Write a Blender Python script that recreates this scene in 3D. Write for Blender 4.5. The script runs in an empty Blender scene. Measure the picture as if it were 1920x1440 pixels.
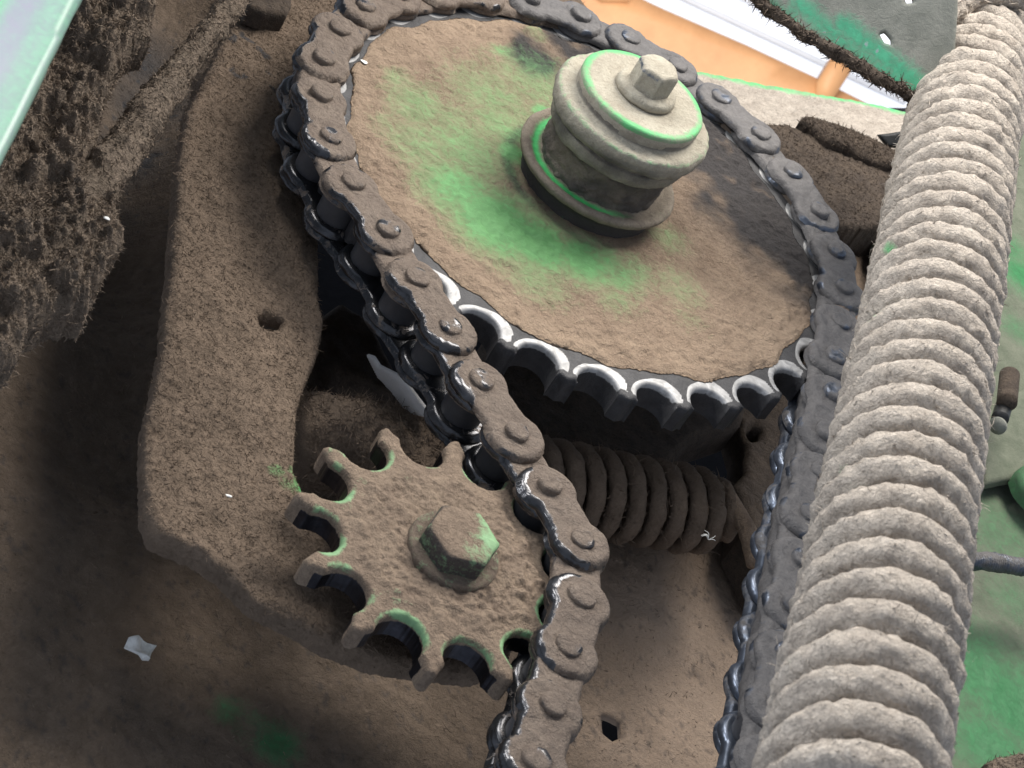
import bpy, math, random
import numpy as np
from mathutils import Matrix, Vector
S = bpy.context.scene
C = S.collection
S.unit_settings.scale_length = 0.0254          # one unit = one chain pitch (one inch)

# ------------------------------------------------------------------ camera, light, exposure
cd = bpy.data.cameras.new('camera'); cam = bpy.data.objects.new('camera', cd); C.objects.link(cam)
cd.sensor_width = 36.0; cd.lens = 73.2678
cd.clip_start = 0.5; cd.clip_end = 900
cam.matrix_world = Matrix([(0.901487, -0.364057, -0.234059, -7.976371), (0.066996, 0.651656, -0.75555, -28.221025), (0.427589, 0.665438, 0.61185, 18.038677), (0.0, 0.0, 0.0, 1.0)])
S.camera = cam
cd.dof.use_dof = True; cd.dof.focus_distance = 33.0; cd.dof.aperture_fstop = 1.25
S.render.resolution_x = 1024; S.render.resolution_y = 768

W = bpy.data.worlds.new('World'); S.world = W; W.use_nodes = True
bg = W.node_tree.nodes['Background']; bg.inputs[0].default_value = (0.72, 0.82, 1.0, 1); bg.inputs[1].default_value = 0.48

def area(name, loc, target, size, sizey, power, col, spread=180):
    l = bpy.data.lights.new(name, 'AREA'); l.shape = 'RECTANGLE'; l.size = size; l.size_y = sizey
    l.energy = power; l.color = col; l.spread = math.radians(spread)
    o = bpy.data.objects.new(name, l); C.objects.link(o); o.location = loc
    o.rotation_euler = (Vector(target)-Vector(loc)).to_track_quat('-Z', 'Y').to_euler()
    return o
area('window_light_upper', (9, 16, 28), (3, -4, 0), 20, 14, 18500, (1.0, 0.95, 0.88))
area('window_light_left', (-19, 15, 30), (1, -3, 0), 12, 12, 8200, (1.0, 0.97, 0.93))
area('window_light_side', (-32, -1, 18), (-1, -4, 0), 3, 8, 7000, (0.95, 0.97, 1.0))
area('window_fill', (20.356, 79.554, -34.162), (37.708, 115.025, -57.27), 40, 40, 36000, (1.0, 0.97, 0.92))  # added fill lamp that brightens the far window and its timber
S.view_settings.view_transform = 'Standard'; S.view_settings.look = 'None'
S.view_settings.exposure = 0.2; S.view_settings.gamma = 1.0
S.render.engine = 'CYCLES'

# ------------------------------------------------------------------ numpy noise
def _h(ix, iy, iz, s):
    h = (ix.astype(np.int64)*374761393 + iy.astype(np.int64)*668265263 + iz.astype(np.int64)*2147483647 + s*1274126177) & 0xffffffff
    h = ((h ^ (h >> 13))*1274126177) & 0xffffffff
    h = ((h ^ (h >> 16))*2246822519) & 0xffffffff
    return ((h ^ (h >> 15)) & 0xffff)/32767.5-1.0
def vnoise(P, sc, seed=0):
    p = P*sc+seed*17.31; i = np.floor(p).astype(np.int64); f = p-i; f = f*f*(3-2*f)
    r = 0
    for dx in (0, 1):
        wx = f[:, 0] if dx else 1-f[:, 0]
        for dy in (0, 1):
            wy = f[:, 1] if dy else 1-f[:, 1]
            for dz in (0, 1):
                wz = f[:, 2] if dz else 1-f[:, 2]
                r = r+wx*wy*wz*_h(i[:, 0]+dx, i[:, 1]+dy, i[:, 2]+dz, seed)
    return r
def fbm(P, sc, octv=3, seed=0):
    r = 0; a = 1.0; t = 0
    for k in range(octv):
        r = r+a*vnoise(P, sc*2.03**k, seed+k*7); t += a; a *= 0.55
    return r/t
def disp_sum(P, layers, seed):
    h = np.zeros(len(P))
    for l in layers:
        sc, am, oc = l[:3]; n = fbm(P, sc, oc, seed+int(sc*10))
        if len(l) > 3 and l[3] == 'ridge': n = 1-2*np.abs(n)*1.6
        if len(l) > 3 and l[3] == 'clump': n = np.clip(n*2.2, -0.2, 1.0)
        h += am*n
    return h
def sstep(a, b, x):
    t = np.clip((x-a)/(b-a), 0, 1); return t*t*(3-2*t)

# ------------------------------------------------------------------ materials
def mat(name, a, b, green=(0.05, 0.30, 0.08), metal=(0.30, 0.31, 0.33), rough=0.93, mrough=0.3, mmetal=0.9, nsc=3.0,
        fsc=26.0, bump=0.05, gsoft=0.25, speck=0.35, grough=0.6, coat=0.0, ltk=1.45):
    m = bpy.data.materials.new(name); m.use_nodes = True; nt = m.node_tree; N = nt.nodes; Lk = nt.links
    for n in list(N): N.remove(n)
    out = N.new('ShaderNodeOutputMaterial'); bs = N.new('ShaderNodeBsdfPrincipled'); Lk.new(bs.outputs[0], out.inputs[0])
    tc = N.new('ShaderNodeTexCoord'); oi = N.new('ShaderNodeObjectInfo')
    mp = N.new('ShaderNodeVectorMath'); mp.operation = 'ADD'; Lk.new(tc.outputs['Object'], mp.inputs[0])
    sc = N.new('ShaderNodeMath'); sc.operation = 'MULTIPLY'; Lk.new(oi.outputs['Random'], sc.inputs[0]); sc.inputs[1].default_value = 37.0
    Lk.new(sc.outputs[0], mp.inputs[1])
    def noise(s, det=4, dist=0.0, rg=0.6):
        n = N.new('ShaderNodeTexNoise'); n.inputs['Scale'].default_value = s; n.inputs['Detail'].default_value = det
        n.inputs['Roughness'].default_value = rg; n.inputs['Distortion'].default_value = dist; Lk.new(mp.outputs[0], n.inputs['Vector']); return n.outputs['Fac']
    def ramp(x, lo, hi):
        r = N.new('ShaderNodeMapRange'); r.inputs['From Min'].default_value = lo; r.inputs['From Max'].default_value = hi; r.clamp = True
        Lk.new(x, r.inputs['Value']); return r.outputs[0]
    def math_(op, x, y):
        n = N.new('ShaderNodeMath'); n.operation = op
        for k, v in enumerate((x, y)):
            if isinstance(v, (int, float)): n.inputs[k].default_value = v
            else: Lk.new(v, n.inputs[k])
        return n.outputs[0]
    def mixc(f, x, y):
        n = N.new('ShaderNodeMix'); n.data_type = 'RGBA'; 
        if isinstance(f, (int, float)): n.inputs[0].default_value = f
        else: Lk.new(f, n.inputs[0])
        for k, v in ((6, x), (7, y)):
            if isinstance(v, tuple): n.inputs[k].default_value = (*v[:3], 1)
            else: Lk.new(v, n.inputs[k])
        return n.outputs[2]
    def attr(nm):
        n = N.new('ShaderNodeAttribute'); n.attribute_name = nm; return n.outputs['Fac']
    n1 = noise(nsc, 5, 0.4); n2 = noise(fsc, 5, 1.2, 0.7); n3 = noise(fsc*0.28, 4, 0.8)
    col = mixc(ramp(n1, 0.3, 0.7), a, b)
    dk = tuple(c*0.45 for c in a); lt = tuple(min(1, c*ltk) for c in b)
    col = mixc(math_('MULTIPLY', ramp(n2, 0.52, 0.33), speck), col, dk)
    col = mixc(math_('MULTIPLY', ramp(n2, 0.56, 0.76), speck), col, lt)
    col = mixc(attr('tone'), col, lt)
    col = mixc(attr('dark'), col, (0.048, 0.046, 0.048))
    gf = ramp(math_('ADD', attr('green'), math_('MULTIPLY', math_('SUBTRACT', math_('ADD', math_('MULTIPLY', n2, 0.5), math_('MULTIPLY', n3, 0.5)), 0.5), 1.1)), 0.5-gsoft, 0.5+gsoft)
    gcol = mixc(ramp(n3, 0.35, 0.7), green, tuple(min(1, c*1.35+0.01) for c in green))
    col = mixc(gf, col, gcol)
    mf = ramp(math_('ADD', attr('metal'), math_('MULTIPLY', math_('SUBTRACT', n3, 0.5), 0.9)), 0.42, 0.58)
    mc = mixc(ramp(n3, 0.35, 0.65), metal, tuple(c*0.6 for c in metal))
    col = mixc(mf, col, mc)
    Lk.new(col, bs.inputs['Base Color'])
    Lk.new(math_('MULTIPLY', mf, mmetal), bs.inputs['Metallic'])
    rr = N.new('ShaderNodeMix'); rr.data_type = 'FLOAT'; Lk.new(gf, rr.inputs[0]); rr.inputs[2].default_value = rough; rr.inputs[3].default_value = grough
    r2 = N.new('ShaderNodeMix'); r2.data_type = 'FLOAT'; Lk.new(mf, r2.inputs[0]); Lk.new(rr.outputs[0], r2.inputs[2])
    Lk.new(math_('ADD', math_('MULTIPLY', n3, 0.25), mrough-0.1), r2.inputs[3]); Lk.new(r2.outputs[0], bs.inputs['Roughness'])
    bs.inputs['Specular IOR Level'].default_value = 0.35; bs.inputs['Coat Weight'].default_value = coat
    hm = math_('ADD', math_('MULTIPLY', n2, 0.6), math_('MULTIPLY', n3, 0.9))
    keep = math_('SUBTRACT', 1.0, math_('MULTIPLY', math_('MAXIMUM', mf, math_('MULTIPLY', gf, 0.75)), 0.93))
    b_ = N.new('ShaderNodeBump'); b_.inputs['Distance'].default_value = bump; Lk.new(keep, b_.inputs['Strength']); Lk.new(hm, b_.inputs['Height'])
    Lk.new(b_.outputs[0], bs.inputs['Normal'])
    return m
BR = (0.155, 0.118, 0.092)
M = dict(
    dust=mat('brown_dust', (0.138, 0.10, 0.071), (0.21, 0.154, 0.111), bump=0.055, fsc=20),
    walldust=mat('panel_dust', (0.12, 0.088, 0.062), (0.185, 0.137, 0.10), ltk=2.2, speck=0.2, bump=0.07, fsc=18, green=(0.03, 0.11, 0.04)),  # the bracket's dust again, darkened so the colour carries the panel's shade
    dusttan=mat('tan_dust', (0.26, 0.185, 0.13), (0.37, 0.275, 0.195), bump=0.11, fsc=22, speck=0.5, green=(0.085, 0.225, 0.075), gsoft=0.33),
    pale=mat('pale_dust', (0.43, 0.37, 0.31), (0.60, 0.53, 0.45), bump=0.11, fsc=15, speck=0.55, green=(0.04, 0.42, 0.12)),
    moss=mat('matted_dust', (0.17, 0.132, 0.098), (0.26, 0.20, 0.15), bump=0.12, fsc=14, speck=0.7),
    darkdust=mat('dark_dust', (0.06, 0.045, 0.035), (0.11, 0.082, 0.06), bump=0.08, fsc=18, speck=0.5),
    void=mat('shade_black', (0.012, 0.012, 0.016), (0.02, 0.02, 0.026), bump=0.01),  # near-black colour standing in for deep shade behind the opening
    chain=mat('greasy_chain', (0.165, 0.125, 0.098), (0.235, 0.185, 0.145), metal=(0.085, 0.085, 0.09), mrough=0.2, mmetal=0.75, bump=0.07, rough=0.58, fsc=20, speck=0.3),
    chaingrey=mat('grey_greasy_chain', (0.10, 0.095, 0.095), (0.16, 0.15, 0.145), metal=(0.14, 0.16, 0.20), mrough=0.28, mmetal=0.75, bump=0.035, rough=0.6, fsc=16, speck=0.3),
    roller=mat('roller_steel', (0.05, 0.05, 0.055), (0.075, 0.075, 0.08), rough=0.42, bump=0.006, speck=0.1),
    steel=mat('sprocket_steel', (0.035, 0.034, 0.036), (0.07, 0.068, 0.07), metal=(0.46, 0.455, 0.45), mrough=0.55, mmetal=0.3, rough=0.5, bump=0.02, speck=0.2),
    idler=mat('idler_steel', (0.21, 0.155, 0.115), (0.31, 0.235, 0.17), green=(0.17, 0.30, 0.15), metal=(0.05, 0.05, 0.06), mrough=0.3, bump=0.07, fsc=18, speck=0.5, gsoft=0.12),
    hub=mat('dusty_hub', (0.34, 0.30, 0.235), (0.46, 0.425, 0.34), green=(0.085, 0.33, 0.12), bump=0.04, fsc=22, gsoft=0.2),
    hubbase=mat('dusty_hub_foot', (0.20, 0.165, 0.13), (0.30, 0.255, 0.20), green=(0.05, 0.36, 0.10), bump=0.05, fsc=20, gsoft=0.3),
    greenpaint=mat('green_painted_panel', (0.10, 0.115, 0.08), (0.16, 0.17, 0.125), green=(0.022, 0.13, 0.04), bump=0.02, gsoft=0.4, speck=0.25, grough=0.5),
    greygreen=mat('grey_green_plate', (0.17, 0.175, 0.15), (0.26, 0.26, 0.225), green=(0.05, 0.27, 0.15), metal=(0.5, 0.5, 0.56), bump=0.015, gsoft=0.3, speck=0.2, mrough=0.45, mmetal=0.3),
    cover=mat('worn_cover_paint', (0.24, 0.245, 0.30), (0.30, 0.31, 0.35), green=(0.12, 0.33, 0.18), nsc=0.6, bump=0.0, gsoft=0.6, speck=0.04, rough=0.35, grough=0.35, metal=(0.9, 0.9, 0.95)),
    bright=mat('bare_bright_metal', (0.86, 0.84, 0.82), (0.92, 0.9, 0.88), rough=0.5, bump=0.02, speck=0.1),
    black=mat('black_plastic', (0.015, 0.015, 0.015), (0.03, 0.03, 0.03), rough=0.4, bump=0.01),
    flake=mat('pale_flake', (0.75, 0.74, 0.70), (0.85, 0.84, 0.8), rough=0.4, bump=0.02, fsc=10),
    slat=mat('white_slat', (0.78, 0.78, 0.8), (0.84, 0.84, 0.86), nsc=0.1, fsc=1.0, bump=0.0, rough=0.6, speck=0.05),
    wood=mat('orange_wood', (0.46, 0.23, 0.10), (0.60, 0.32, 0.15), nsc=0.15, fsc=1.0, bump=0.0, rough=0.5, speck=0.1),
)
def emis(name, col, st):
    m = bpy.data.materials.new(name); m.use_nodes = True; N = m.node_tree.nodes
    b = N['Principled BSDF']; b.inputs['Base Color'].default_value = (*col, 1); b.inputs['Emission Color'].default_value = (*col, 1); b.inputs['Emission Strength'].default_value = st
    return m
M['daylight'] = emis('daylit_pane', (0.62, 0.63, 0.66), 0.75)

# ------------------------------------------------------------------ object helpers
def mk(name, V, F, m, parent=None, attrs=None, smooth=True, mw=None):
    me = bpy.data.meshes.new(name); V = np.asarray(V, float)
    nv = len(V); me.vertices.add(nv); me.vertices.foreach_set('co', V.ravel())
    if isinstance(F, np.ndarray): F = [F]
    F = [np.asarray(f, dtype=np.int32) for f in F if len(f)]
    idx = np.concatenate([f.ravel() for f in F]); tot = np.concatenate([np.full(len(f), f.shape[1], np.int32) for f in F])
    me.loops.add(len(idx)); me.loops.foreach_set('vertex_index', idx)
    me.polygons.add(len(tot)); st = np.zeros(len(tot), np.int32); st[1:] = np.cumsum(tot)[:-1]
    me.polygons.foreach_set('loop_start', st); me.polygons.foreach_set('loop_total', tot)
    me.polygons.foreach_set('use_smooth', np.full(len(tot), smooth, bool))
    for k, a in (attrs or {}).items():
        at = me.attributes.new(k, 'FLOAT', 'POINT'); at.data.foreach_set('value', np.asarray(a, np.float32))
    me.update(); me.validate()
    me.materials.append(M[m] if isinstance(m, str) else m)
    o = bpy.data.objects.new(name, me); C.objects.link(o)
    if mw is not None: o.matrix_world = mw
    if parent: o.parent = parent
    return o
def tag(o, label=None, cat=None, group=None, kind=None):
    if label: o['label'] = label
    if cat: o['category'] = cat
    if group: o['group'] = group
    if kind: o['kind'] = kind
    return o
def empty(name, loc, label, cat, group=None):
    o = bpy.data.objects.new(name, None); C.objects.link(o); o.location = loc; o.empty_display_size = 0.3
    return tag(o, label, cat, group)

def strands(P, Nn, n, length, width, seed, bend=0.8, flat=0.2):
    """short curled fibres standing on the points P with normals Nn"""
    r = np.random.default_rng(seed); k = r.integers(0, len(P), n); p = P[k]; nn = Nn[k]
    d = nn*flat+r.normal(0, 1, (n, 3)); d -= nn*((d*nn).sum(1)*0.65)[:, None]; d /= np.linalg.norm(d, axis=1)[:, None]
    s = np.cross(d, r.normal(0, 1, (n, 3))); s /= np.linalg.norm(s, axis=1)[:, None]
    L = length*r.uniform(0.4, 1.2, n)[:, None]; w = width*r.uniform(0.6, 1.3, n)[:, None]
    b = r.normal(0, bend*1.5, (n, 3))
    q0 = p-d*L*0.1; q1 = p+d*L*0.5; q2 = q1+(d+b)*L*0.35; q3 = q2+(d*0.3+b*1.4)*L*0.25
    V = np.stack([q0-s*w, q0+s*w, q1-s*w, q1+s*w, q2-s*w*0.8, q2+s*w*0.8, q3-s*w*0.3, q3+s*w*0.3], 1).reshape(-1, 3)
    base = np.arange(n)[:, None]*8
    F = np.concatenate([base+np.array([[0, 1, 3, 2]]), base+np.array([[2, 3, 5, 4]]), base+np.array([[4, 5, 7, 6]])])
    return V, F

def seg_dist(P, rings):
    best = np.full(len(P), 1e9); near = np.zeros((len(P), 2))
    for R in rings:
        A = np.asarray(R, float); B = np.roll(A, -1, 0)
        for a, b in zip(A, B):
            ab = b-a; L = ab@ab
            if L < 1e-12: continue
            t = np.clip(((P-a)@ab)/L, 0, 1); q = a+t[:, None]*ab; d = np.hypot(*(P-q).T)
            m = d < best; best[m] = d[m]; near[m] = q[m]
    return best, near
def inside(P, rings):
    c = np.zeros(len(P), bool)
    for R in rings:
        A = np.asarray(R, float); B = np.roll(A, -1, 0)
        for (x1, y1), (x2, y2) in zip(A, B):
            if y1 == y2: continue
            c ^= ((y1 > P[:, 1]) != (y2 > P[:, 1])) & (P[:, 0] < (x2-x1)*(P[:, 1]-y1)/(y2-y1)+x1)
    return c
def relief_mesh(rings, res, thick, edge, layers, seed=0, ragged=0.0, fat=1.0):
    """a slab with the outline rings[0] and holes rings[1:]; rounded rim, displaced face, real thickness"""
    A = np.asarray(rings[0], float); lo = A.min(0)-res; hi = A.max(0)+res
    nx = int((hi[0]-lo[0])/res)+1; ny = int((hi[1]-lo[1])/res)+1
    gx, gy = np.meshgrid(lo[0]+np.arange(nx)*res, lo[1]+np.arange(ny)*res, indexing='ij')
    G = np.c_[gx.ravel(), gy.ravel()]
    cxy = (G.reshape(nx, ny, 2)[:-1, :-1]+res/2).reshape(-1, 2)
    ins = inside(cxy, rings).reshape(nx-1, ny-1)
    I, J = np.nonzero(ins); v = lambda i, j: i*ny+j
    Q = np.stack([v(I, J), v(I+1, J), v(I+1, J+1), v(I, J+1)], 1)
    used, inv = np.unique(Q, return_inverse=True); Q = inv.reshape(-1, 4); P = G[used]
    E = np.concatenate([Q[:, [k, (k+1) % 4]] for k in range(4)]); key = np.sort(E, 1)
    u, first, cnt = np.unique(key, axis=0, return_index=True, return_counts=True)
    BE = E[first[cnt == 1]]
    d, near = seg_dist(P, rings)
    bv = np.unique(BE); m = np.zeros(len(P), bool); m[bv] = True
    far = d > res*1.6; sn = m & ~far
    P[sn] = near[sn]
    if ragged:
        P3 = np.c_[P, np.zeros(len(P))]; fall = np.exp(-d/(ragged*3))
        P[:, 0] += ragged*fbm(P3, 0.35/ragged, 3, seed+3)*fall*2; P[:, 1] += ragged*fbm(P3, 0.35/ragged, 3, seed+4)*fall*2
    d[sn] = 0
    P3 = np.c_[P, np.full(len(P), seed*3.1)]
    t = np.clip(1-d/edge, 0, 1) if edge > 0 else np.zeros(len(P))
    h = -edge*fat*(1-np.sqrt(np.clip(1-t*t, 0, 1)))
    h += disp_sum(P3, layers, seed)*np.clip(0.35+d/(4*res), 0, 1)
    V = np.c_[P, h]; n0 = len(V); mp_ = -np.ones(n0, int); mp_[bv] = np.arange(len(bv))
    rows = [V]; F = [Q]; prev = lambda x: x; L = 4; zt = h[bv]
    for k in range(1, L+1):
        z = zt+(-thick-zt)*k/L
        sk = np.c_[P[bv], z]; j = disp_sum(sk*1.0, [(3.0, 0.03 if layers else 0.0, 2)], seed+9)
        sk[:, :2] += j[:, None]*0.5; rows.append(sk)
        off = n0+(k-1)*len(bv); offp = n0+(k-2)*len(bv)
        a = BE[:, 0]; b = BE[:, 1]
        ta = a if k == 1 else offp+mp_[a]; tb = b if k == 1 else offp+mp_[b]
        F.append(np.stack([tb, ta, off+mp_[a], off+mp_[b]], 1))
    V = np.concatenate(rows); dd = np.concatenate([d]+[np.zeros(len(bv))]*L)
    side = np.concatenate([np.zeros(n0)]+[np.full(len(bv), k/L) for k in range(1, L+1)])
    return V, np.concatenate(F), dd, side, n0
def frame3(pts):
    """frame of a planar 3D outline: x along the first edge, z towards the camera side"""
    A = np.asarray(pts, float); c = A.mean(0); u, s, vt = np.linalg.svd(A-c); n = vt[2]
    if n@(np.array(cam.location)-c) < 0: n = -n
    x = vt[0]; y = np.cross(n, x); Mx = Matrix(((x[0], y[0], n[0], c[0]), (x[1], y[1], n[1], c[1]), (x[2], y[2], n[2], c[2]), (0, 0, 0, 1)))
    return Mx, (lambda Pp: np.c_[(np.asarray(Pp, float)-c)@x, (np.asarray(Pp, float)-c)@y]), c, x, y, n
def blobs(P, bl):
    g = np.zeros(len(P))
    for (x, y, z, r, s) in bl:
        g = np.maximum(g, s*np.exp(-((P-np.array([x, y, z]))**2).sum(1)/(r*r)))
    return g
def slab(name, pts, m, res=0.04, thick=0.3, edge=0.12, layers=((0.8, 0.10, 2), (4, 0.04, 3)), seed=0, ragged=0.0, holes=(), parent=None,
         attrs=None, fib=None, fat=1.0):
    Mx, to2, c, x, y, n = frame3(pts)
    rings = [to2(pts)]+[to2(h) for h in holes]
    V, F, d, side, n0 = relief_mesh(rings, res, thick, edge, layers, seed, ragged, fat)
    at = {}
    Wp = c+V[:, :1]*x+V[:, 1:2]*y+V[:, 2:]*n
    if attrs: at = attrs(Wp, V, d, side)
    if fib:
        k, L, w, tone, front = fib
        sel = np.arange(n0) if front else np.arange(len(V))
        FV, FF = strands(V[sel], np.tile([0, 0, 1.0], (len(sel), 1)), k, L, w, seed+5)
        nf = len(FV); FF = FF+len(V); V = np.concatenate([V, FV]); F = np.concatenate([F, FF])
        at = {q: np.concatenate([a, np.zeros(nf)]) for q, a in at.items()}
        at['tone'] = np.concatenate([at.get('tone', np.zeros(len(V)-nf))[:len(V)-nf], np.random.default_rng(seed).uniform(0, tone, nf//8).repeat(8)])
    return mk(name, V, F, m, parent, at, True, Mx)
def lathe(name, prof, m, parent=None, segs=96, layers=(), seed=0, attrs=None, loc=(0, 0, 0), sub=0.06, cut=None):
    """turn a (radius, height) profile about +z"""
    pr = [prof[0]]
    for a, b in zip(prof, prof[1:]):
        L = math.hypot(b[0]-a[0], b[1]-a[1]); n = max(1, int(L/sub))
        for k in range(1, n+1): pr.append((a[0]+(b[0]-a[0])*k/n, a[1]+(b[1]-a[1])*k/n))
    pr = np.array(pr); th = np.arange(segs)*2*np.pi/segs; n = len(pr)
    V = np.stack([pr[:, 0][:, None]*np.cos(th), pr[:, 0][:, None]*np.sin(th), np.repeat(pr[:, 1][:, None], segs, 1)], 2).reshape(-1, 3)
    tg = np.gradient(pr, axis=0); nr = np.c_[tg[:, 1], -tg[:, 0]]; nr = -nr/np.maximum(np.linalg.norm(nr, axis=1), 1e-9)[:, None]
    NN = np.stack([nr[:, 0][:, None]*np.cos(th), nr[:, 0][:, None]*np.sin(th), np.repeat(nr[:, 1][:, None], segs, 1)], 2).reshape(-1, 3)
    V0 = V.copy()
    if layers: V = V+NN*disp_sum(V, layers, seed)[:, None]*np.clip(V0[:, :2].__abs__().max(1)/0.1, 0, 1)[:, None]
    i, j = np.meshgrid(np.arange(n-1), np.arange(segs), indexing='ij'); j2 = (j+1) % segs
    F = np.stack([i*segs+j, (i+1)*segs+j, (i+1)*segs+j2, i*segs+j2], 2).reshape(-1, 4)
    return mk(name, V, F, m, parent, attrs(V0) if attrs else None, True, Matrix.Translation(loc))
def hexhead(name, r, h, m, parent, loc, rot=0.0, dome=0.06, layers=(), seed=0, attrs=None, tilt=None):
    """hexagonal bolt head with a chamfered top"""
    segs = 96; th = np.arange(segs)*2*np.pi/segs
    hexr = r*math.cos(math.pi/6)/np.cos((th-rot+np.pi/6) % (np.pi/3)-np.pi/6)
    rows = []
    for f, z in ((1, 0), (1, h*0.3), (1, h*0.6), (1, h*0.82), (0.97, h*0.93)): rows.append((np.minimum(hexr*f, r*1.0), z))
    for f in (0.88, 0.7, 0.5, 0.3, 0.12, 0.001): rows.append((np.minimum(hexr, r*0.9)*f/0.88*0.93, h*(1+0.04*(1-f))))
    V = np.concatenate([np.c_[q*np.cos(th), q*np.sin(th), np.full(segs, z)] for q, z in rows])
    if layers: V = V+disp_sum(V, layers, seed)[:, None]*np.sign(V+1e-9)*0.6
    n = len(rows); i, j = np.meshgrid(np.arange(n-1), np.arange(segs), indexing='ij'); j2 = (j+1) % segs
    F = np.stack([i*segs+j, i*segs+j2, (i+1)*segs+j2, (i+1)*segs+j], 2).reshape(-1, 4)
    o = mk(name, V, F, m, parent, attrs(V) if attrs else None, True, Matrix.Translation(loc))
    return o
def sweep(name, path, rad, m, parent=None, segs=20, layers=(), seed=0, attrs=None, fib=None, taper=True, prof=None):
    """tube along a path with a radius per point"""
    Pp = np.asarray(path, float); n = len(Pp); rad = np.broadcast_to(np.asarray(rad, float), (n,)).copy()
    T = np.gradient(Pp, axis=0); T /= np.linalg.norm(T, axis=1)[:, None]
    U = np.zeros_like(Pp); u = np.cross(T[0], [0.3, 0.2, 1.0]); u /= np.linalg.norm(u); U[0] = u
    for k in range(1, n):
        u = U[k-1]-T[k]*(U[k-1]@T[k]); U[k] = u/np.linalg.norm(u)
    B = np.cross(T, U); th = np.arange(segs)*2*np.pi/segs
    NN = U[:, None]*np.cos(th)[None, :, None]+B[:, None]*np.sin(th)[None, :, None]
    V = (Pp[:, None]+NN*rad[:, None, None]).reshape(-1, 3); NN = NN.reshape(-1, 3); V0 = V.copy()
    if layers: V = V+NN*disp_sum(V, layers, seed)[:, None]
    i, j = np.meshgrid(np.arange(n-1), np.arange(segs), indexing='ij'); j2 = (j+1) % segs
    F = np.stack([i*segs+j, i*segs+j2, (i+1)*segs+j2, (i+1)*segs+j], 2).reshape(-1, 4)
    c0 = len(V); V = np.concatenate([V, [Pp[0]-T[0]*rad[0]*0.3, Pp[-1]+T[-1]*rad[-1]*0.3]])
    jj = np.arange(segs); T3 = np.concatenate([np.stack([np.full(segs, c0), (jj+1) % segs, jj], 1), np.stack([np.full(segs, c0+1), (n-1)*segs+jj, (n-1)*segs+(jj+1) % segs], 1)])
    V0 = np.concatenate([V0, V[-2:]]); at = attrs(V0) if attrs else {}
    Fs = [F, T3]
    if fib:
        k, L, w, tone = fib
        FV, FF = strands(V[:-2], NN, k, L, w, seed+5); nf = len(FV); Fs = [np.concatenate([F, FF+len(V)]), T3]
        at = {q: np.concatenate([a, np.zeros(nf)]) for q, a in at.items()}
        at['tone'] = np.concatenate([at.get('tone', np.zeros(len(V)+nf))[:len(V)], np.random.default_rng(seed).uniform(0, tone, nf//8).repeat(8)])
        V = np.concatenate([V, FV])
    org = Pp[0].copy()
    return mk(name, V-org, Fs, m, parent, at, True, Matrix.Translation(org))
def helix(A, B, R, turns, n, phase=0.0, rfun=None):
    A = np.array(A, float); B = np.array(B, float); ax = B-A; L = np.linalg.norm(ax); ax /= L
    u = np.cross(ax, [0.1, 0.2, 1.0]); u /= np.linalg.norm(u); v = np.cross(ax, u)
    t = np.linspace(0, 1, n); a = phase+t*turns*2*np.pi; r = R*(rfun(t) if rfun else np.ones(n))
    return A+ax*(t*L)[:, None]+(u*np.cos(a)[:, None]+v*np.sin(a)[:, None])*r[:, None]
def spline(P, n):
    P = np.asarray(P, float); t = np.linspace(0, len(P)-1, n); k = np.clip(t.astype(int), 0, len(P)-2); f = (t-k)[:, None]
    g = lambda i: P[np.clip(i, 0, len(P)-1)]
    a, b, c, d = g(k-1), g(k), g(k+1), g(k+2)
    return 0.5*((2*b)+(c-a)*f+(2*a-5*b+4*c-d)*f*f+(3*b-a-3*c+d)*f**3)

# ================================================================== the frame of the machine
HOLE = [[(-3.612, 1.353, -4.0), (-2.511, 1.744, -4.0), (-1.368, 0.884, -4.0), (0.372, 0.105, -4.0), (5.375, 1.743, -4.0), (5.118, 0.4, -4.0), (4.916, -1.605, -4.0), (4.013, -1.929, -4.0), (2.968, -1.862, -4.0), (0.548, -2.263, -4.0), (-1.145, -2.973, -4.0), (-2.768, -3.527, -4.0), (-3.048, -3.744, -4.0)],
        [(2.471, -7.517, -4.0), (2.643, -7.507, -4.0), (2.799, -7.536, -4.0), (2.825, -7.805, -4.0), (2.676, -7.95, -4.0), (2.511, -7.854, -4.0)]]
GROOVE = [(-7.85, 9.546, -4.0), (-6.988, 3.225, -4.0), (-6.197, -1.796, -4.0), (-5.541, -5.34, -4.0)]
REC = [(-6.469, 7.671, -4.0), (-6.921, 4.923, -4.0), (-7.252, 1.66, -4.0), (-7.273, 0.037, -4.0)]
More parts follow.
